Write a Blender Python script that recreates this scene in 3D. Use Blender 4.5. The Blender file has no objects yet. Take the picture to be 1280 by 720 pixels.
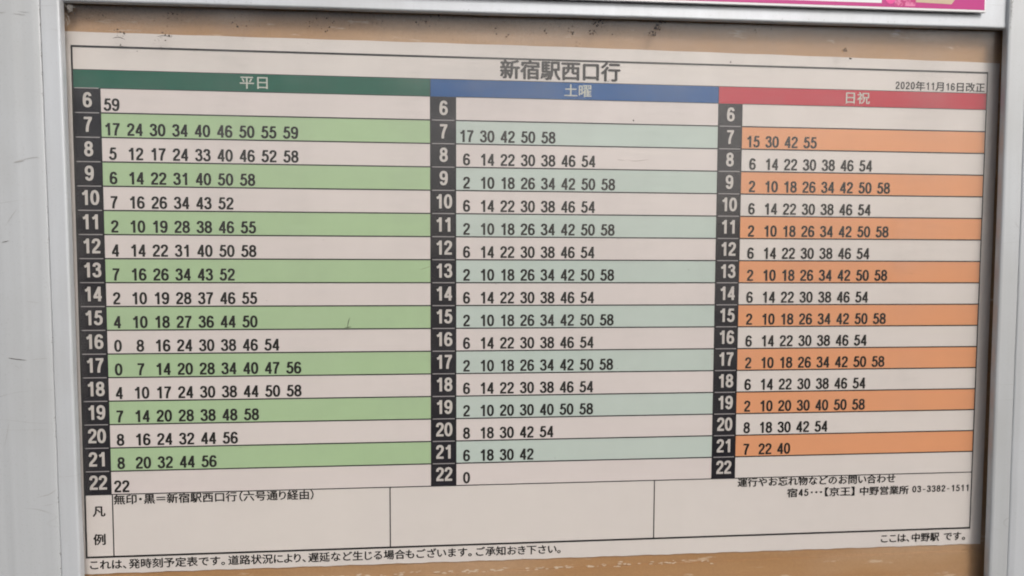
import bpy, bmesh, math, random
from mathutils import Matrix, Vector
random.seed(7)
sc = bpy.context.scene
C = sc.collection

# ------------------------------------------------------------------ camera
cam_d = bpy.data.cameras.new('camera')
cam = bpy.data.objects.new('camera', cam_d); C.objects.link(cam)
R = ((9.96651878e-01, 4.73714040e-04, -8.17606822e-02),
     (-8.16877506e-02, 4.83916753e-02, -9.95482475e-01),
     (3.48496236e-03, 9.98828324e-01, 4.82683507e-02))
m = Matrix([list(r) for r in R]).to_4x4()
m.translation = Vector((-0.04177622, -0.27415507, 1.32309598))
cam.matrix_world = m
cam_d.sensor_width = 36.0
cam_d.lens = 22.04
cam_d.clip_start = 0.01
cam_d.clip_end = 100.0
cam_d.dof.use_dof = True
cam_d.dof.focus_distance = 0.268
cam_d.dof.aperture_fstop = 7.0
sc.camera = cam

# ------------------------------------------------------------------ sky, sun, exposure
SUN_EL, SUN_AZ = math.radians(43), math.radians(26)      # azimuth measured from -Y (in front of the case) towards +X
w = bpy.data.worlds.new('World'); sc.world = w; w.use_nodes = True
nt = w.node_tree; bg = nt.nodes['Background']
sky = nt.nodes.new('ShaderNodeTexSky'); sky.sky_type = 'NISHITA'; sky.sun_disc = False
sky.sun_elevation = SUN_EL
sky.sun_rotation = math.pi - SUN_AZ
sky.air_density = 1.0; sky.dust_density = 5.0; sky.ozone_density = 1.0
hs = nt.nodes.new('ShaderNodeHueSaturation'); hs.inputs['Saturation'].default_value = 0.42
nt.links.new(sky.outputs[0], hs.inputs['Color']); nt.links.new(hs.outputs[0], bg.inputs[0])
bg.inputs[1].default_value = 0.115
sl = bpy.data.lights.new('sun', 'SUN'); sl.energy = 1.25; sl.angle = math.radians(16); sl.color = (1.0, 0.965, 0.925)
so = bpy.data.objects.new('sun', sl); C.objects.link(so)
sd = Vector((math.sin(SUN_AZ) * math.cos(SUN_EL), -math.cos(SUN_AZ) * math.cos(SUN_EL), math.sin(SUN_EL)))
so.rotation_euler = (-sd).to_track_quat('-Z', 'Y').to_euler(); so.location = sd * 3
vs = sc.view_settings
vs.view_transform = 'Standard'; vs.look = 'None'; vs.exposure = 0.25; vs.gamma = 1.0; vs.use_curve_mapping = False
sc.cycles.filter_width = 1.9

# ------------------------------------------------------------------ material helpers
class NB:
    def __init__(s, name):
        s.m = bpy.data.materials.new(name); s.m.use_nodes = True
        s.t = s.m.node_tree; s.b = s.t.nodes['Principled BSDF']; s.out = s.t.nodes['Material Output']
        s.tc = s.t.nodes.new('ShaderNodeTexCoord')
    def n(s, typ, **kw):
        x = s.t.nodes.new(typ)
        for k, v in kw.items(): setattr(x, k, v)
        return x
    def l(s, a, b): s.t.links.new(a, b)
    def noise(s, scale, stretch=(1, 1, 1), detail=4, rough=.55, loc=(0, 0, 0)):
        mp = s.n('ShaderNodeMapping'); mp.inputs['Scale'].default_value = stretch; mp.inputs['Location'].default_value = loc
        s.l(s.tc.outputs['Object'], mp.inputs[0])
        x = s.n('ShaderNodeTexNoise'); x.inputs['Scale'].default_value = scale
        x.inputs['Detail'].default_value = detail; x.inputs['Roughness'].default_value = rough
        s.l(mp.outputs[0], x.inputs['Vector']); return x.outputs['Fac']
    def ramp(s, f, a, b, ca=(0, 0, 0, 1), cb=(1, 1, 1, 1)):
        r = s.n('ShaderNodeValToRGB'); s.l(f, r.inputs[0])
        r.color_ramp.elements[0].position = a; r.color_ramp.elements[0].color = ca
        r.color_ramp.elements[1].position = b; r.color_ramp.elements[1].color = cb
        return r.outputs[0]
    def mix(s, fac, a, b, mode='MIX'):
        x = s.n('ShaderNodeMix', data_type='RGBA', blend_type=mode)
        for i, v in ((0, fac), (6, a), (7, b)):
            if isinstance(v, (int, float)): x.inputs[i].default_value = v
            elif isinstance(v, tuple): x.inputs[i].default_value = (*v[:3], 1)
            else: s.l(v, x.inputs[i])
        return x.outputs[2]
    def mul(s, a, b):
        x = s.n('ShaderNodeMath', operation='MULTIPLY')
        for i, v in ((0, a), (1, b)):
            if isinstance(v, (int, float)): x.inputs[i].default_value = v
            else: s.l(v, x.inputs[i])
        return x.outputs[0]
    def bump(s, h, strength=.2, dist=.0005):
        x = s.n('ShaderNodeBump'); x.inputs['Strength'].default_value = strength; x.inputs['Distance'].default_value = dist
        s.l(h, x.inputs['Height']); s.l(x.outputs[0], s.b.inputs['Normal'])
    def col(s, c):
        if isinstance(c, tuple): s.b.inputs['Base Color'].default_value = (*c[:3], 1)
        else: s.l(c, s.b.inputs['Base Color'])
    def rough(s, v):
        if isinstance(v, (int, float)): s.b.inputs['Roughness'].default_value = v
        else: s.l(v, s.b.inputs['Roughness'])

def print_mat(name, c, amt=.12, tint=None):
    """printed ink or plain paper: colour with faint fibre mottling and slow fading"""
    b = NB(name)
    a = b.noise(900, detail=3, rough=.7); g = b.noise(9, detail=4, loc=(3.1, 0, 1.7))
    dk = tuple(x * (1 - amt) for x in c); lt = tuple(min(1, x * (1 + amt) + .004) for x in c)
    base = b.mix(a, dk, lt)
    t = tint or tuple(x * .93 for x in c)
    base = b.mix(b.ramp(g, .35, .68), base, t)
    md = b.noise(140, (1, 1, 1), 4, .7, (5, 0, 2))
    base = b.mix(.5, base, b.mix(md, tuple(x * (1 - amt) for x in c), tuple(min(1, x * (1 + amt)) for x in c)))
    b.bump(b.noise(11, (1.3, 1, .5), 3, .5, (4, 0, 9)), .5, .003)      # the sheet is not quite flat
    b.col(base); b.rough(.5); b.b.inputs['Specular IOR Level'].default_value = .3
    return b.m

PAPER = print_mat('printed_paper', (.72, .675, .65), .05, (.69, .645, .635))
LILAC = print_mat('faint_pink_ink', (.72, .66, .648), .05, (.695, .63, .628))
GREEN = print_mat('pale_green_ink', (.41, .57, .34), .09, (.42, .55, .36))
TEAL = print_mat('pale_teal_ink', (.515, .61, .57), .07, (.58, .63, .60))
ORANGE = print_mat('pale_orange_ink', (.77, .35, .175), .07, (.70, .33, .185))
HGREEN = print_mat('dark_green_ink', (.009, .11, .072), .3)
HBLUE = print_mat('blue_ink', (.001, .085, .29), .3)
HRED = print_mat('red_ink', (.51, .018, .045), .2)
BLACK = print_mat('black_ink', (.008, .007, .013), .3)
INK = print_mat('text_ink', (.016, .015, .015), .2)
LINE = print_mat('line_ink', (.02, .02, .022), .2)
WHITEINK = print_mat('unprinted_figure', (.60, .565, .54), .05)
HEADINK = print_mat('unprinted_heading', (.55, .57, .52), .05)
PALELINE = print_mat('pale_rule', (.34, .32, .33), .1)

def metal_mat(name, c, streak=.5, seed=0.0):
    b = NB(name)
    s1 = b.noise(60, (4, 4, .08), 5, .6, (seed, 0, seed))
    s2 = b.noise(14, (1, 1, .6), 4, .6, (seed * 2, 3, 0))
    sp = b.noise(1500, (1, 1, 1), 2, .6)
    base = b.mix(s1, tuple(x * .88 for x in c), tuple(min(.95, x * 1.07) for x in c))
    base = b.mix(b.mul(b.ramp(s2, .45, .68), .6), base, (c[0] * .80, c[1] * .785, c[2] * .75))
    base = b.mix(b.mul(b.ramp(sp, .60, .72), .35), base, (c[0] * .72, c[1] * .71, c[2] * .68))
    # hairline scratches lying across the profile
    for k, (sc_, th) in enumerate(((16, .004), (9, .003))):
        wv = b.noise(sc_, (.7 + k, 1, 5.5), 1.5, .5, (seed + 5 * k, 1, 2.2 * k))
        ab = b.n('ShaderNodeMath', operation='SUBTRACT'); b.l(wv, ab.inputs[0]); ab.inputs[1].default_value = .5
        a2 = b.n('ShaderNodeMath', operation='ABSOLUTE'); b.l(ab.outputs[0], a2.inputs[0])
        line = b.ramp(a2.outputs[0], 0, th, (1, 1, 1, 1), (0, 0, 0, 1))
        gate = b.ramp(b.noise(30, (1, 1, 1.3), 2, .5, (k * 7 + seed, 0, 4)), .60, .68)
        base = b.mix(b.mul(b.mul(line, gate), .45), base, (.23, .215, .20))
    b.col(base); b.rough(.5); b.b.inputs['Metallic'].default_value = .25
    b.bump(b.noise(420, (1, 1, .5), 4, .6), .12, .0002)
    return b.m
STILE = metal_mat('weathered_aluminium', (.555, .572, .588), seed=1.3)
BEAD = metal_mat('satin_aluminium', (.60, .62, .645), seed=4.1)
RAIL = metal_mat('rail_aluminium', (.62, .645, .68), seed=8.2)

# backing board: aged tan board with streaks running across and mould dirt along its top
b = NB('tan_backing_board')
s1 = b.noise(18, (.5, 1, 7), 6, .6); s2 = b.noise(7, (.8, 1, 3), 4, .5, (2, 0, 5)); gr = b.noise(900, detail=3, rough=.7)
base = b.mix(s1, (.37, .20, .09), (.50, .295, .138))
base = b.mix(b.mul(b.ramp(s2, .48, .66), .7), base, (.56, .40, .27))
base = b.mix(b.mul(b.ramp(gr, .35, .65), .20), base, (.25, .135, .075))
wf = b.mul(b.ramp(b.noise(34, (1.2, 1, 7), 6, .7, (9, 0, 1)), .60, .66), .55)
base = b.mix(wf, base, (.70, .58, .45))
sep = b.n('ShaderNodeSeparateXYZ'); b.l(b.tc.outputs['Object'], sep.inputs[0])
mr = b.n('ShaderNodeMapRange'); mr.inputs[1].default_value = .112; mr.inputs[2].default_value = .127
b.l(sep.outputs[2], mr.inputs[0])
sp = b.ramp(b.noise(1100, (1, 1, 1), 4, .8), .56, .64)
dirt = b.mul(b.mul(mr.outputs[0], sp), .42)
base = b.mix(dirt, base, (.11, .06, .04))
b.col(base); b.rough(.55); b.bump(s1, .15, .0004)
BOARD = b.m

# clear acrylic cover: see-through, thin reflection, a film of dust that also carries a painted reflection veil
b = NB('clear_acrylic_cover')
t = b.t; t.nodes.remove(b.b)
tr = b.n('ShaderNodeBsdfTransparent'); tr.inputs[0].default_value = (.975, .972, .965, 1)
gl = b.n('ShaderNodeBsdfGlossy'); gl.inputs['Roughness'].default_value = .16
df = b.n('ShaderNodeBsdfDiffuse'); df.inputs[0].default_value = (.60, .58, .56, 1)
fr = b.n('ShaderNodeFresnel'); ge = b.n('ShaderNodeNewGeometry')
ior = b.n('ShaderNodeMapRange'); ior.inputs[3].default_value = 1.36; ior.inputs[4].default_value = 1 / 1.36   # leaving the sheet as entering it
b.l(ge.outputs['Backfacing'], ior.inputs[0]); b.l(ior.outputs[0], fr.inputs['IOR'])
m1 = b.n('ShaderNodeMixShader'); b.l(fr.outputs[0], m1.inputs[0]); b.l(tr.outputs[0], m1.inputs[1]); b.l(gl.outputs[0], m1.inputs[2])
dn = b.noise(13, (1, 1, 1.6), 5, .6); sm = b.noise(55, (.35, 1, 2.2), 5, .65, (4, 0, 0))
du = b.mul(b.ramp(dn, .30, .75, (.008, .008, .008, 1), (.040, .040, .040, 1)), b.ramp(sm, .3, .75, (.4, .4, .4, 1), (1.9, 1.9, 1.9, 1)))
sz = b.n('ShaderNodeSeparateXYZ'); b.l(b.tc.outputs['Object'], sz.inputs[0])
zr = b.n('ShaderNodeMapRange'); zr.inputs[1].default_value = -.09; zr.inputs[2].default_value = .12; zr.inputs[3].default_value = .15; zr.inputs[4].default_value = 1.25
b.l(sz.outputs[2], zr.inputs[0]); du = b.mul(du, zr.outputs[0])          # film thickens upward: a reflection veil painted into the dust
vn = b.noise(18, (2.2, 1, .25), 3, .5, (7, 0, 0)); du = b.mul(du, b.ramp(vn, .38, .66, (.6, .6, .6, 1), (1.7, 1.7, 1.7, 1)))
bp = b.n('ShaderNodeBump'); bp.inputs['Strength'].default_value = .8; bp.inputs['Distance'].default_value = .002
b.l(b.noise(14, (1, 1, .5), 2, .5), bp.inputs['Height']); b.l(bp.outputs[0], gl.inputs['Normal'])
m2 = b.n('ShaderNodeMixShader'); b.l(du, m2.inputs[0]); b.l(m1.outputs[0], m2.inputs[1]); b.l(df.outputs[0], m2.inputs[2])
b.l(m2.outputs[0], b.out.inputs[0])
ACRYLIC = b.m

def plain(name, c, rough=.6, amt=.1):
    b = NB(name); a = b.noise(700, detail=3, rough=.7)
    b.col(b.mix(a, tuple(x * (1 - amt) for x in c), tuple(min(1, x * (1 + amt)) for x in c))); b.rough(rough); return b.m
GRIME = plain('dark_grime', (.035, .026, .022), .9, .4)
GRIME2 = plain('brown_grime', (.13, .085, .06), .9, .4)
FIBRE = plain('dusty_fibre', (.42, .38, .34), .9, .2)
MAG = plain('magenta_print', (.50, .008, .20), .45, .08)
PINK = plain('bright_pink_print', (.80, .05, .30), .4, .08)
BEIGE = plain('beige_print', (.58, .44, .30), .45, .06)
WHITE = plain('white_card', (.80, .79, .80), .45, .03)
b = NB('mottled_pink_print')
b.col(b.mix(b.ramp(b.noise(420, detail=4), .42, .6), (.50, .01, .16), (.72, .19, .38))); b.rough(.45); MOT = b.m

# ------------------------------------------------------------------ object helpers
def mesh_obj(name, verts, faces, mat, parent=None, smooth=False):
    me = bpy.data.meshes.new(name); me.from_pydata(verts, [], faces); me.update()
    me.materials.append(mat)
    if smooth:
        for p in me.polygons: p.use_smooth = True
    o = bpy.data.objects.new(name, me); C.objects.link(o)
    if parent: o.parent = parent
    return o
def empty(name, loc, label, cat, ry=0):
    o = bpy.data.objects.new(name, None); C.objects.link(o)
    o.location = loc; o.rotation_euler = (0, ry, 0); o.empty_display_size = .02
    o['label'] = label; o['category'] = cat; return o
def box_vf(x0, x1, y0, y1, z0, z1):
    v = [(x, y, z) for x in (x0, x1) for y in (y0, y1) for z in (z0, z1)]
    f = [(0, 1, 3, 2), (4, 6, 7, 5), (0, 4, 5, 1), (2, 3, 7, 6), (0, 2, 6, 4), (1, 5, 7, 3)]
    return v, f
def box(name, x0, x1, y0, y1, z0, z1, mat, parent, bev=0):
    v, f = box_vf(x0, x1, y0, y1, z0, z1)
    o = mesh_obj(name, v, f, mat, parent)
    bm = bmesh.new(); bm.from_mesh(o.data); bmesh.ops.recalc_face_normals(bm, faces=bm.faces)
    if bev: bmesh.ops.bevel(bm, geom=bm.edges[:], offset=bev, segments=2, affect='EDGES')
    bm.to_mesh(o.data); bm.free(); return o
def smooth_profile(pts, r=.0004):
    """round each corner of a closed 2D profile a little"""
    out = []; n = len(pts)
    for i in range(n):
        p0, p, p1 = Vector(pts[i - 1]), Vector(pts[i]), Vector(pts[(i + 1) % n])
        a = min(r, (p0 - p).length * .4); c = min(r, (p1 - p).length * .4)
        A = p + (p0 - p).normalized() * a; B = p + (p1 - p).normalized() * c
        for k in range(4):
            t = k / 3; out.append(A.lerp(p, t).lerp(p.lerp(B, t), t))
    return out
def extrude(name, prof, lo, hi, axis, mat, parent, r=.0004):
    """prof: list of (across, depth). axis 'Z': across is X, runs in Z. axis 'X': across is Z, runs in X."""
    P = smooth_profile(prof, r); n = len(P); N = 24
    V = []
    for k in range(N + 1):
        s = lo + (hi - lo) * k / N
        for i, p in enumerate(P):
            wob = .00006 * math.sin(s * 41 + i * .01) + .00004 * math.sin(s * 133 + 2)
            V.append((p.x + wob, -p.y, s) if axis == 'Z' else (s, -p.y, p.x + wob))
    F = []
    for k in range(N):
        for i in range(n):
            j = (i + 1) % n; F.append((k * n + i, k * n + j, (k + 1) * n + j, (k + 1) * n + i))
    F.append(tuple(range(n))); F.append(tuple(N * n + i for i in reversed(range(n))))
    o = mesh_obj(name, V, F, mat, parent)
    bm = bmesh.new(); bm.from_mesh(o.data); bmesh.ops.recalc_face_normals(bm, faces=bm.faces); bm.to_mesh(o.data); bm.free()
    return o

# ------------------------------------------------------------------ the display case
case = empty('display_case', (0, 0, 1.3), 'scratched silver aluminium display case with a clear cover around the bus timetable', 'display case', -0.0055)
ZB, ZT = -.150, .190
LX, RX = -.1988, .2030
# left stile: a broad gently fluted face; its bead is a strip of its own, with a dark seam between the two
extrude('left_stile', [(-.20605, -.012), (-.20605, .0079), (-.2063, .0083), (-.2085, .0086), (-.2125, .0088), (-.2160, .0091), (-.2230, .0092),
                       (-.2262, .0090), (-.2340, .0092), (-.2420, .0088), (-.2450, .0060), (-.2450, -.012)], ZB, ZT, 'Z', STILE, case, .0006)
extrude('left_bead', [(LX, .0048), (LX, .0072), (LX - .0002, .0078), (LX - .0008, .0080), (LX - .0069, .0081), (LX - .0071, .0079), (LX - .0071, .0048)], ZB, ZT, 'Z', BEAD, case, .0003)
extrude('right_bead', [(RX, .0048), (RX, .0070), (RX + .0003, .0076), (RX + .0012, .0080), (RX + .0082, .0083), (RX + .0087, .0080), (RX + .0087, .0048)], ZB, ZT, 'Z', STILE, case, .0003)
extrude('right_stile', [(.2121, -.012), (.2121, .0070), (.2126, .0078), (.2150, .0084), (.2260, .0090), (.2420, .0088), (.2460, .0060), (.2460, -.012)], ZB, ZT, 'Z', BEAD, case, .0005)
RZ = .1254
extrude('top_rail', [(RZ, .0039), (RZ, .0053), (RZ + .0003, .0059), (RZ + .0008, .0062), (RZ + .0030, .0062), (RZ + .040, .0062), (RZ + .040, -.012), (RZ + .012, -.012), (RZ + .012, .0039)],
        LX - .0005, RX + .0005, 'X', RAIL, case, .0004)
BZ = -.128
extrude('bottom_rail', [(BZ, .0048), (BZ, .0062), (BZ - .001, .0072), (BZ - .02, .0074), (BZ - .022, .006), (BZ - .022, -.012), (BZ - .008, -.012), (BZ - .008, .0048)],
        LX - .0005, RX + .0005, 'X', RAIL, case, .0004)
box('backing_board', -.2062, .2119, .0006, .0040, -.134, .1365, BOARD, case)
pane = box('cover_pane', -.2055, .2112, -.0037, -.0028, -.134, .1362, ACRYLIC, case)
# ------------------------------------------------------------------ printing: digits drawn with a broad pen
def catmull(pts, n=4):
    out = []
    for i in range(len(pts) - 1):
        p0 = pts[max(i - 1, 0)]; p1 = pts[i]; p2 = pts[i + 1]; p3 = pts[min(i + 2, len(pts) - 1)]
        for k in range(n):
            t = k / n
            out.append(tuple(.5 * ((2 * p1[j]) + (-p0[j] + p2[j]) * t + (2 * p0[j] - 5 * p1[j] + 4 * p2[j] - p3[j]) * t * t + (-p0[j] + 3 * p1[j] - 3 * p2[j] + p3[j]) * t ** 3) for j in (0, 1)))
    out.append(tuple(pts[-1])); return out
def ell(cx, cy, rx, ry, n=28, e=2.25):
    o = []
    for k in range(n + 1):
        a = 2 * math.pi * k / n; c, s = math.cos(a), math.sin(a)
        o.append((cx + rx * math.copysign(abs(c) ** (2 / e), c), cy + ry * math.copysign(abs(s) ** (2 / e), s)))
    return o
W6 = .586
six = [('c', ell(.298, .315, .205, .240)), ('o', catmull([(.093, .33), (.088, .50), (.112, .71), (.18, .87), (.29, .922), (.39, .905), (.46, .84), (.485, .745)]))]
DIG = {
 '0': [('c', ell(.293, .5, .207, .422, 32, 2.3))],
 '1': [('o', [(.365, 0), (.365, 1)]), ('o', catmull([(.35, .94), (.30, .845), (.22, .775), (.10, .725)]))],
 '2': [('o', catmull([(.095, .69), (.118, .82), (.19, .90), (.29, .922), (.40, .90), (.475, .82), (.487, .71), (.45, .59), (.36, .46), (.235, .33), (.15, .22), (.10, .11)])), ('r', (.02, .565, 0, .158))],
 '3': [('o', catmull([(.10, .73), (.13, .85), (.20, .91), (.29, .922), (.39, .90), (.455, .83), (.462, .73), (.42, .62), (.34, .565), (.23, .55)])),
       ('o', catmull([(.23, .545), (.36, .53), (.455, .46), (.497, .34), (.487, .20), (.42, .11), (.29, .078), (.18, .10), (.105, .18), (.085, .29)]))],
 '4': [('o', [(.415, 0), (.415, 1)]), ('r', (.02, .575, .20, .355)), ('o', [(.40, .93), (.085, .29)])],
 '5': [('r', (.135, .54, .845, 1)), ('o', [(.20, .92), (.145, .50)]),
       ('o', catmull([(.11, .505), (.18, .59), (.285, .62), (.40, .59), (.485, .49), (.50, .35), (.475, .20), (.40, .11), (.29, .078), (.18, .10), (.11, .17), (.085, .28)]))],
 '6': six,
 '7': [('r', (.03, .565, .842, 1)), ('o', catmull([(.485, .88), (.39, .72), (.30, .50), (.245, .27), (.228, 0)]))],
 '8': [('c', ell(.293, .735, .182, .187)), ('c', ell(.293, .295, .208, .217))],
 '9': [(k, [(W6 - x, 1 - y) for x, y in p]) for k, p in six],
 '-': [('r', (.10, .50, .36, .47))],
}
def stroke(pts, closed, hx, hy):
    n = len(pts); L = []; Rr = []
    for i, p in enumerate(pts):
        if closed: a = pts[(i - 1) % (n - 1)]; c = pts[(i + 1) % (n - 1)]
        else: a = pts[max(i - 1, 0)]; c = pts[min(i + 1, n - 1)]
        dx, dy = c[0] - a[0], c[1] - a[1]; l = math.hypot(dx, dy) or 1
        nx, ny = -dy / l * hx, dx / l * hy
        L.append((p[0] + nx, p[1] + ny)); Rr.append((p[0] - nx, p[1] - ny))
    return [(L[i], L[i + 1], Rr[i + 1], Rr[i]) for i in range(n - 1)]
def digit_polys(ch, hx=.097, hy=.086):
    """quads of one figure, each stroke on its own hair-thin ink level"""
    out = []
    for lev, (k, p) in enumerate(DIG[ch]):
        if k == 'r': qs = [((p[0], p[2]), (p[1], p[2]), (p[1], p[3]), (p[0], p[3]))]
        else: qs = stroke(p, k == 'c', hx, hy)
        out += [(q, lev) for q in qs]
    return out

class Ink:
    """collects flat ink shapes in sheet millimetres and links them as one mesh"""
    def __init__(s): s.v = []; s.f = []
    def quad(s, q, y):
        n = len(s.v); s.v += [(x * .001, y, z * .001) for x, z in q]; s.f.append(tuple(range(n, n + len(q))))
    def rect(s, x0, x1, z0, z1, y): s.quad([(x0, z0), (x1, z0), (x1, z1), (x0, z1)], y)
    def digit(s, ch, x, z, h, sx=1, y=-.00010, hx=.097, hy=.086):
        for q, lev in digit_polys(ch, hx, hy):
            s.quad([(x + a * h * sx, z + b_ * h) for a, b_ in q], y - lev * .000008)
    def number(s, t, x, z, h, adv=.635, sx=1, **k):
        for ch in t: s.digit(ch, x, z, h, sx, **k); x += adv * h * sx
    def build(s, name, mat, parent):
        # give every face the same winding, so that it faces the reader
        me = bpy.data.meshes.new(name); me.from_pydata(s.v, [], s.f); me.update(); me.materials.append(mat)
        o = bpy.data.objects.new(name, me); C.objects.link(o); o.parent = parent; return o

_gl = {}
def glyph(ch):
    """outline of a character as triangles, from Blender's built-in font"""
    if ch in _gl: return _gl[ch]
    c = bpy.data.curves.new('glyph', 'FONT'); c.body = ch; c.size = 1; c.resolution_u = 2
    o = bpy.data.objects.new('glyph', c); C.objects.link(o)
    dg = bpy.context.evaluated_depsgraph_get()
    me = bpy.data.meshes.new_from_object(o.evaluated_get(dg))
    v = [(a.co.x, a.co.y) for a in me.vertices]; f = [tuple(p.vertices) for p in me.polygons]
    C.objects.unlink(o); bpy.data.objects.remove(o); bpy.data.curves.remove(c); bpy.data.meshes.remove(me)
    _gl[ch] = (v, f); return _gl[ch]
HALF = {'・': .5, '･': .42, '、': .55, '。': .62, '（': .5, '）': .5, '【': .55, '】': .55, ' ': .4, '＝': .92, 'り': .78, 'い': .92, 'に': .92, 'は': .95, 'こ': .9, 'し': .8, 'じ': .85, 'よ': .86, 'も': .88, 'き': .88}
def line_of_text(ink, txt, x0, x1, zc, em, y=-.00010, bold=0.0, half_digits=True):
    """set txt between x0 and x1 (mm), centred on height zc, em mm tall"""
    ws = [(.5 if (c in DIG) else HALF.get(c, 1)) for c in txt]; tot = sum(ws); k = (x1 - x0) / (tot * em)
    x = x0
    for c, wd in zip(txt, ws):
        adv = wd * em * k
        if c in DIG:
            ink.digit(c, x + adv * .10, zc - em * .37, em * .74, (adv * .80) / (em * .74 * W6), y, .068 + bold * .9, .062 + bold * .8)
        elif c != ' ':
            V, F = glyph(c)
            if V:
                gx0 = min(a[0] for a in V); gx1 = max(a[0] for a in V)
                off = -(1 - wd) / 2 if c in '・＝り、。いにはこしじよもき' else (-(1 - wd) if c in '（【' else 0)
                if c in '、。': off = 0
                shifts = [(0, 0)] if not bold else [(0, 0), (bold, 0), (-bold, 0), (0, bold * .7), (0, -bold * .7)]
                for q, (sx, sz) in enumerate(shifts):
                    n = len(ink.v)
                    ink.v += [((x + (a + off + sx) * em * k) * .001, y - q * .000006, (zc + (b_ - .38 + sz) * em) * .001) for a, b_ in V]
                    ink.f += [tuple(n + i for i in p) for p in F]
        x += adv

# ------------------------------------------------------------------ the timetable sheet
Z0, D = 92.0, 9.984                 # header bottom and row pitch, mm above 1300
sheet = empty('timetable_sheet', (0, 0, 1.3), 'printed white bus timetable sheet with green, blue and red day columns behind the clear cover', 'timetable')
xl, xr = -206.0, 205.8
pv = []; NX, NZ = 60, 1
def paper_edge(x): 
    t = (x - xl) / (xr - xl)
    zt = 114.6 - 1.2 * max(0, t - .5) * 2 + .06 * math.sin(x * .21)
    zb = -111.9 - .75 * t + .12 * math.sin(x * .33) + .07 * math.sin(x * .9 + 1)
    return zt, zb
top, bot = [], []
for i in range(161):
    x = xl + (xr - xl) * i / 160; zt, zb = paper_edge(x); top.append((x, zt)); bot.append((x, zb))
V = []; F = []
for i in range(161):
    for (p, y) in ((top[i], 0), (bot[i], 0), (top[i], .00022), (bot[i], .00022)): V.append((p[0] * .001, y, p[1] * .001))
for i in range(160):
    a = i * 4; c = a + 4
    F += [(a, a + 1, c + 1, c), (a + 2, c + 2, c + 3, a + 3), (a, c, c + 2, a + 2), (a + 1, a + 3, c + 3, c + 1)]
F += [(0, 2, 3, 1), (640, 641, 643, 642)]
mesh_obj('paper', V, F, PAPER, sheet)

yB, yL, yT = -.00004, -.00007, -.00010
# (heading, its ink, left edge, right edge of hour cells, right edge, band ink, even-row ink, slot origin, slot pitch, rows)
COLS = [
 ('平日', HGREEN, -200.0, -189.14, -54.69, GREEN, LILAC, -188.1, 8.97, -127.6,
  {6: '59', 7: '17 24 30 34 40 46 50 55 59', 8: '5 12 17 24 33 40 46 52 58', 9: '6 14 22 31 40 50 58', 10: '7 16 26 34 43 52', 11: '2 10 19 28 38 46 55',
   12: '4 14 22 31 40 50 58', 13: '7 16 26 34 43 52', 14: '2 10 19 28 37 46 55', 15: '4 10 18 27 36 44 50', 16: '0 8 16 24 30 38 46 54', 17: '0 7 14 20 28 34 40 47 56',
   18: '4 10 17 24 30 38 44 50 58', 19: '7 14 20 28 38 48 58', 20: '8 16 24 32 44 56', 21: '8 20 32 44 56', 22: '22'}),
 ('土曜', HBLUE, -54.69, -43.63, 72.67, TEAL, LILAC, -42.3, 8.90, 9.3,
  {6: '', 7: '17 30 42 50 58', 8: '6 14 22 30 38 46 54', 9: '2 10 18 26 34 42 50 58', 10: '6 14 22 30 38 46 54', 11: '2 10 18 26 34 42 50 58', 12: '6 14 22 30 38 46 54',
   13: '2 10 18 26 34 42 50 58', 14: '6 14 22 30 38 46 54', 15: '2 10 18 26 34 42 50 58', 16: '6 14 22 30 38 46 54', 17: '2 10 18 26 34 42 50 58', 18: '6 14 22 30 38 46 54',
   19: '2 10 20 30 40 50 58', 20: '8 18 30 42 54', 21: '6 18 30 42', 22: '0'}),
 ('日祝', HRED, 72.67, 83.80, 200.0, ORANGE, None, 85.75, 8.91, 137.2,
  {6: '', 7: '15 30 42 55', 8: '6 14 22 30 38 46 54', 9: '2 10 18 26 34 42 50 58', 10: '6 14 22 30 38 46 54', 11: '2 10 18 26 34 42 50 58', 12: '6 14 22 30 38 46 54',
   13: '2 10 18 26 34 42 50 58', 14: '6 14 22 30 38 46 54', 15: '2 10 18 26 34 42 50 58', 16: '6 14 22 30 38 46 54', 17: '2 10 18 26 34 42 50 58', 18: '6 14 22 30 38 46 54',
   19: '2 10 20 30 40 50 58', 20: '8 18 30 42 54', 21: '7 22 40', 22: ''}),
]
FT, HT, FB = 108.78, 99.44, -104.69
H_EN = {'平日': 'dark green', '土曜': 'blue', '日祝': 'red'}
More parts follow.
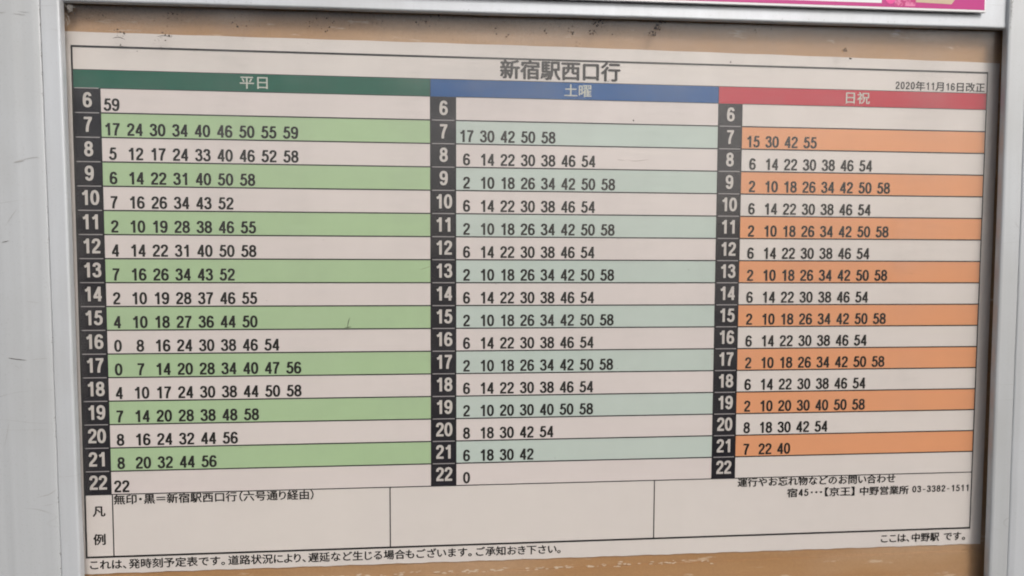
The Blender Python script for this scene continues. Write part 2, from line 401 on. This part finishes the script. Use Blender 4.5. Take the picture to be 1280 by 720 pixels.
for (head, hmat, x0, xh, x1, bandm, evenm, sx0, pitch, hc, rows) in COLS:
    k = Ink(); k.rect(x0, x1, Z0, HT, yB); hb = k.build('header_band', hmat, sheet); hb['label'] = H_EN[head] + ' heading band'
    k = Ink(); line_of_text(k, head, hc - 6.3, hc + 6.3, 95.95, 5.7, bold=.012); k.build('heading_text', HEADINK, hb)
    k = Ink()
    for h in range(6, 23):
        zb = Z0 - D * (h - 5); zt = zb + D
        c = Ink(); c.rect(x0 + .05, xh, zb, zt, yB); cell = c.build('hour_cell', BLACK, sheet)
        if not (head != '平日' and h == 6):
            s = Ink(); s.rect(x0 + .75, xh - .75, zt - .2, zt + .2, yT); s.build('pale_rule', PALELINE, cell)
        s = Ink(); t = str(h); adv = .635 * 6.1 * .96; wid = adv * (len(t) - 1) + W6 * 6.1 * .96
        s.number(t, (x0 + xh) / 2 - wid / 2 + .15, zb + 2.2, 6.1, sx=.96, hx=.095, hy=.085); s.build('hour_number', WHITEINK, cell)
        bm_ = bandm if h % 2 else evenm
        if bm_:
            s = Ink(); s.rect(xh, x1, zb, zt, yB); rb_ = s.build('row_band', bm_, sheet); rb_['label'] = {GREEN.name: 'pale green row band', TEAL.name: 'pale blue-green row band', ORANGE.name: 'orange row band', LILAC.name: 'faint pinkish row band'}[bm_.name]
        if rows[h]:
            s = Ink()
            for i, t in enumerate(rows[h].split()):
                x = sx0 + i * pitch + (1.62 if len(t) == 1 else 0)
                s.number(t, x, zb + .85, 5.12)
            s.build('departure_minutes', INK, sheet)
        if h < 22: k.rect(xh, x1 - .1, zb - .28, zb + .28, yL)
    k.rect(xh, x1, Z0 - .15, Z0 + .15, yL)
    k.rect(x0, x1, HT - .14, HT + .14, yL)
    if x0 > -199: k.rect(x0 - .15, x0 + .15, Z0 - 17 * D, HT, yL - .000006)
    k.build('row_rules', LINE, sheet)
k = Ink()
k.rect(-200.3, 200.3, FT - .42, FT + .42, yL - .00001); k.rect(-200.3, 200.3, FB - .42, FB + .42, yL - .00001)
k.rect(-200.35, -199.6, FB + .3, FT - .28, yL - .00001); k.rect(199.75, 200.3, FB + .3, FT - .28, yL - .00001)
k.build('outer_border', LINE, sheet)
k = Ink(); zl = Z0 - 17 * D
k.rect(-199.7, 199.75, zl - .22, zl + .22, yL - .00002)
for x in (-188.9, -72.67, 46.0): k.rect(x - .24, x + .24, FB + .3, zl - .22, yL - .00002)
k.build('legend_rules', LINE, sheet)
def text_part(name, *lines):
    k = Ink()
    for (t, xa, xb, zc, em, bo) in lines: line_of_text(k, t, xa, xb, zc, em, y=yT - .00002, bold=bo)
    return k.build(name, INK, sheet)
text_part('title_text', ('新宿駅西口行', -24.9, 28.2, 104.35, 8.6, .034))
text_part('revision_date', ('2020年11月16日改正', 155.2, 199.0, 102.05, 4.5, .020))
text_part('legend_heading', ('凡', -197.1, -191.8, 15.2 - 100, 5.0, .028), ('例', -197.1, -191.8, 3.0 - 100, 5.1, .028))
text_part('legend_text', ('無印・黒＝新宿駅西口行（六号通り経由）', -188.5, -104.6, -80.0, 4.5, .024))
text_part('contact_text', ('運行やお忘れ物などのお問い合わせ', 85.0, 162.0, -79.75, 4.5, .026), ('宿45･･･【京王】', 108.8, 142.8, -85.3, 4.5, .026),
          ('中野営業所', 144.0, 168.6, -85.4, 4.4, .026), ('03-3382-1511', 170.1, 199.2, -85.2, 4.2, .028))
text_part('notice_text', ('これは、発時刻予定表です。道路状況により、遅延など生じる場合もございます。ご承知おき下さい。', -199.2, 4.4, -107.95, 4.5, .024))
text_part('stop_name_text', ('ここは、中野駅 です。', 155.0, 199.0, -108.45, 4.5, .026))

# ------------------------------------------------------------------ the pink notice on the panel above
note = empty('pink_notice', (0.04, -.0047, 1.4323), 'magenta notice card with white margin fixed on the rail above the timetable', 'notice', -0.0052)
nx0, nx1 = -.26, .1510
box('card', nx0, nx1, -.0034, -.0024, -.0005, .055, WHITE, note, .0002)
def flat(name, pts, mat, lev, lab=None):
    o = mesh_obj(name, [(x, -.00345 - lev * .00003, z) for x, z in pts], [tuple(range(len(pts)))], mat, note)
    if lab: o['label'] = lab
    return o
flat('magenta_ground', [(nx0 + .001, .0006), (nx1 - .0008, .0006), (nx1 - .0008, .054), (nx0 + .001, .054)], MAG, 0)
flat('white_panel', [(nx0 + .002, .0022), (.1020, .0022), (.1020, .050), (nx0 + .002, .050)], WHITE, 1)
flat('mottled_patch', [(.1080, .0012), (.1176, .0012), (.1176, .030), (.1080, .030)], MOT, 1)
flat('beige_panel', [(.1178, .0030), (.1345, .0026), (.1372, .0062), (.1420, .030), (.1178, .030)], BEIGE, 2)
dot = [(.1060 + .0023 * math.cos(a * math.pi / 12), .0042 + .0023 * math.sin(a * math.pi / 12)) for a in range(24)]
flat('pink_dot', dot, PINK, 3)
flat('dot_highlight', [(.1052 + .0006 * math.cos(a * math.pi / 5), .0050 + .0004 * math.sin(a * math.pi / 5)) for a in range(10)], WHITE, 4)


# ------------------------------------------------------------------ dirt, scratches and marks on the case (case-local millimetres)
rg = random.Random(11)
def blob(V, F, x, z, y, r, n=7):
    """a small irregular flake with a little thickness"""
    k = len(V); a0 = rg.random() * 6
    rr = [r * rg.uniform(.45, 1.15) for _ in range(n)]
    ring = [(x + rr[i] * math.cos(a0 + 6.2832 * i / n), z + .8 * rr[i] * math.sin(a0 + 6.2832 * i / n)) for i in range(n)]
    V += [(a * .001, y, c * .001) for a, c in ring]; V.append((x * .001, y - .00004 - r * .00004, z * .001))
    F += [(k + i, k + (i + 1) % n, k + n) for i in range(n)]
def ribbon(V, F, pts, y, wd, ends=.15):
    """a hairline mark with tapering ends"""
    P = catmull(pts, 6); n = len(P); k = len(V)
    for i, p in enumerate(P):
        a = P[max(i - 1, 0)]; c = P[min(i + 1, n - 1)]; dx, dz = c[0] - a[0], c[1] - a[1]; l = math.hypot(dx, dz) or 1
        t = i / (n - 1); h = wd * .5 * max(ends, math.sin(math.pi * min(1, max(0, t))) ** .6) * rg.uniform(.7, 1.2)
        V += [((p[0] - dz / l * h) * .001, y, (p[1] + dx / l * h) * .001), ((p[0] + dz / l * h) * .001, y, (p[1] - dx / l * h) * .001)]
    F += [(k + 2 * i, k + 2 * i + 1, k + 2 * i + 3, k + 2 * i + 2) for i in range(n - 1)]
CL = [(-183.5, 120.7, 2.1, 7), (-178.1, 113.9, 2.2, 12), (-178.0, 109.5, 0.8, 5), (-157.8, 121.5, 2.9, 14), (-179.6, 115.4, 1.3, 4), (-160.8, 113.7, 3.8, 9), (-164.0, 111.1, 2.1, 4), (-149.3, 108.3, 1.3, 5), (-171.5, 107.1, 0.8, 1), (18.5, 124.2, 4.2, 24), (15.4, 119.7, 2.4, 14), (8.5, 114.5, 2.2, 7), (-4.3, 119.9, 2.1, 6), (6.7, 120.2, 3.4, 8), (73.3, 127.4, 5.9, 6), (93.3, 121.8, 10.5, 14), (41.6, 119.9, 2.2, 34), (43.8, 122.8, 2.4, 38), (46.2, 125.3, 2.4, 28), (-53.0, 124.5, 5.0, 16), (-56.3, 121.7, 4.2, 8), (129.1, 115.1, 1.5, 10), (131.5, 111.7, 1.3, 4), (76.8, 108.7, 0.2, 1), (82.2, 108.8, 0.2, 1), (-131.1, 119.7, 5.9, 10), (-99.0, 121.8, 9.2, 16), (-76.1, 121.8, 4.2, 8), (-22.7, 119.4, 5.0, 6), (-10.8, 119.0, 1.7, 4), (25.5, 119.0, 2.5, 5), (33.1, 82.7, 0.8, 2), (38.4, 89.0, 0.4, 1), (22.1, 99.6, 1.3, 3)]
DOTS = [(-99.2, 30.8), (-122.9, 5.4), (27.1, 31.2), (58.9, 17.8), (27.1, -25.9), (159.7, 49.3), (-0.6, -65.2), (112.1, 95.9), (-26.5, 11.9), (-57.6, -27.6), (-135.0, -56.9), (102.2, 41.5), (163.4, 15.6), (-46.8, 47.8), (111.9, 106.3)]
HAIR = [[(-88.7, -2.0), (-89.4, -4.1), (-89.8, -6.8)], [(-91.1, -6.4), (-88.1, -6.1)], [(26.5, 65.8), (28.3, 65.5), (30.4, 65.2)], [(30.4, 65.9), (34.7, 65.2), (40.7, 66.0)], [(-58.9, 18.2), (-56.5, 18.9), (-54.2, 19.9)], [(-181.3, 112.2), (-178.8, 112.6), (-176.4, 111.7)], [(-164.2, 113.3), (-161.1, 113.7), (-158.3, 113.1)], [(-162.8, 109.5), (-162.2, 107.9)]]
YP = -.00375
V, F, V2, F2 = [], [], [], []
for x, z, sp_, n in CL:
    for i in range(n):
        a = rg.random() * 6.2832; d = sp_ * math.sqrt(rg.random()) * .8
        big = rg.random() < .25
        T = (V, F) if rg.random() < .85 else (V2, F2)
        blob(*T, x + d * math.cos(a), z + .7 * d * math.sin(a), YP, rg.uniform(.38, .62) if big else rg.uniform(.16, .34), rg.choice((5, 6, 7)))
for x, z in DOTS: blob(V, F, x, z, YP, rg.uniform(.16, .28))
for i in range(520):                                   # fine mould specks along the top edge of the cover and a few anywhere
    x = rg.uniform(-196, 200); z = 125 - abs(rg.gauss(0, 3.6)); blob(*((V, F) if i % 3 else (V2, F2)), x, z, YP, rg.uniform(.11, .27), 5)
for i in range(90): blob(V2, F2, rg.uniform(-195, 198), rg.uniform(-118, 112), YP, rg.uniform(.07, .16), 5)
for i, h in enumerate(HAIR): ribbon(*((V2, F2) if i in (2, 3, 4) else (V, F)), h, YP, .13 if i in (2, 3, 4) else .28)
o = mesh_obj('dirt_specks', V, F, GRIME, pane); o['kind'] = 'stuff'
o = mesh_obj('brown_specks', V2, F2, GRIME2, pane); o['kind'] = 'stuff'

# scratches on the left stile
SCR = [([(-222.2, -16.4), (-220, -16.9), (-215.4, -17.5)], .30, 1), ([(-214, -17.3), (-207.5, -16.9)], .10, 0), ([(-220, -19.5), (-218, -20.8)], .10, 0),
       ([(-222.9, 29.7), (-220.2, 30.3)], .26, 1), ([(-221.5, 36), (-218.5, 40.5), (-216.6, 43)], .12, 0), ([(-213.6, -73.6), (-209.3, -72.7), (-206.6, -70.9)], .22, 0),
       ([(-211.3, -77.3), (-207.6, -76.7)], .12, 0), ([(-222.5, 118.8), (-218, 119.3)], .22, 0), ([(-215.5, 119.0), (-211, 118.6)], .16, 0), ([(-213.8, 119.9), (-209.6, 119.6)], .12, 0), ([(-215.7, 62.0), (-209.7, 63.3), (-207.9, 63.0)], .16, 0),
       ([(-217.4, 61.2), (-213.6, 62.0)], .35, 0), ([(-225.2, -52.6), (-223.0, -42.9)], .10, 0), ([(-214.8, 6.2), (-210.1, 5.5)], .10, 0)]
SC_D = plain('dark_scratch', (.12, .115, .11), .8, .2); SC_L = plain('faint_scratch', (.36, .35, .34), .7, .1)
ls = [c for c in case.children if c.name == 'left_stile'][0]
def stile_y(x):                                        # depth of the stile's face at x (mm)
    T = [(-234, 9.2), (-226.2, 9.0), (-223, 9.2), (-216, 9.1), (-212.5, 8.8), (-208.5, 8.6), (-206.3, 8.3)]
    for (a, da), (c, dc) in zip(T, T[1:]):
        if a <= x <= c: return -(da + (dc - da) * (x - a) / (c - a)) * .001
    return -.0083
for pts, wd, dark in SCR:
    V, F = [], []; ribbon(V, F, pts, 0, wd)
    V = [(x, stile_y(x * 1000) - .00012, z) for x, y, z in V]
    mesh_obj('scratch', V, F, SC_D if dark else SC_L, ls)
# dirt caught in the seams and corners
V, F = [], []
for x, z in [(-205.2, 121.0), (-206, 114.8), (-206, 106.1), (-206, 102.4), (-206, 96.2), (-206, 87.5), (-206, 41.8), (-206, 30.7), (-206, -9.6), (-206, -40.5), (-206, -48.7), (-206, -75.2), (-206, -96.9), (-206, -103.6)]:
    for i in range(5): blob(V, F, -206.0 + rg.gauss(0, .12), z + rg.gauss(0, 1.3), -.00835, rg.uniform(.10, .24), 6)
for i in range(60):
    blob(V, F, 203.3 + abs(rg.gauss(0, .45)), 133 + rg.gauss(0, 3.5), -.00835, rg.uniform(.1, .3), 6)
for i in range(40): blob(V, F, rg.uniform(-195, 200), 126.7 + abs(rg.gauss(0, .25)), -.0063, rg.uniform(.06, .22), 5)
for i in range(70): blob(V, F, -197.8 + abs(rg.gauss(0, 1.1)), 124.6 - abs(rg.gauss(0, 1.1)), -.0046, rg.uniform(.2, .5), 6)
o = mesh_obj('corner_grime', V, F, plain('corner_dust', (.16, .15, .14), .9, .3), case); o['kind'] = 'stuff'
V, F = [], []
for i in range(420): blob(V, F, rg.uniform(-221, -199.6), rg.uniform(-125, 130), -.0094 if 0 else -.0083, rg.uniform(.05, .13), 5)
V = [(x, (stile_y(x * 1000) if x < -.2062 else -.0081) - .0001 - (.00003 if i % 6 == 5 else 0), z) for i, (x, y, z) in enumerate(V)]
o = mesh_obj('paint_specks', V, F, plain('speck_grey', (.33, .32, .30), .8, .2), case); o['kind'] = 'stuff'
# dusty fibres of an old cobweb in the top left corner
def tube(pts, y0, y1, r):
    P = catmull(pts, 6); n = len(P); V = []; F = []
    for i, p in enumerate(P):
        t = i / (n - 1); y = y0 + (y1 - y0) * t
        for k in range(4):
            a = k * math.pi / 2; V.append(((p[0] + r * math.cos(a)) * .001, y + r * .001 * math.sin(a), p[1] * .001))
    for i in range(n - 1):
        for k in range(4): F.append((i * 4 + k, i * 4 + (k + 1) % 4, (i + 1) * 4 + (k + 1) % 4, (i + 1) * 4 + k))
    return V, F
FIB = [[(-198.9, 121.5), (-197.2, 119.7), (-196.6, 117.5), (-197.6, 115.6)], [(-199.2, 120.2), (-197.8, 118.4), (-197.0, 116.2)], [(-198.8, 123.4), (-197.0, 123.7), (-196.1, 124.4)], [(-198.7, 117.8), (-196.6, 119.1)], [(-199.0, 119.0), (-198.2, 116.8), (-197.3, 116.5)], [(-198.5, 124.5), (-195.5, 121.5), (-193.5, 121)]]
web = empty('cobweb', (0, 0, 1.3), 'wisp of dusty cobweb in the top left corner of the display case', 'cobweb', -0.0055)
for f in FIB:
    V, F = tube(f, -.0052, -.0060, .07); mesh_obj('strand', V, F, FIBRE, web)
# lower part of the backing: a second strip with a scuffed upper edge
box('backing_strip', -.2061, .2118, .00015, .0005, -.1339, -.1172, BOARD, case, .00005)
V, F = [], []
SCF = plain('pale_scuff', (.62, .50, .38), .7, .12)
for a, c, n in ((-190, -150, 14), (-130, -118, 8), (-105, -60, 30), (-55, 10, 44), (15, 60, 30), (62, 80, 5)):
    for i in range(n):
        k0 = len(V); cx = rg.uniform(a, c); blob(V, F, 0, -116.6 + rg.gauss(0, .45), .0001, rg.uniform(.2, .55), 7)
        V[k0:] = [(cx * .001 + p[0] * 2.8, p[1], p[2]) for p in V[k0:]]
V = [(x, .00012 if i % 8 != 7 else .00009, z) for i, (x, y, z) in enumerate(V)]
o = mesh_obj('scuffs', V, F, SCF, case); o['kind'] = 'stuff'
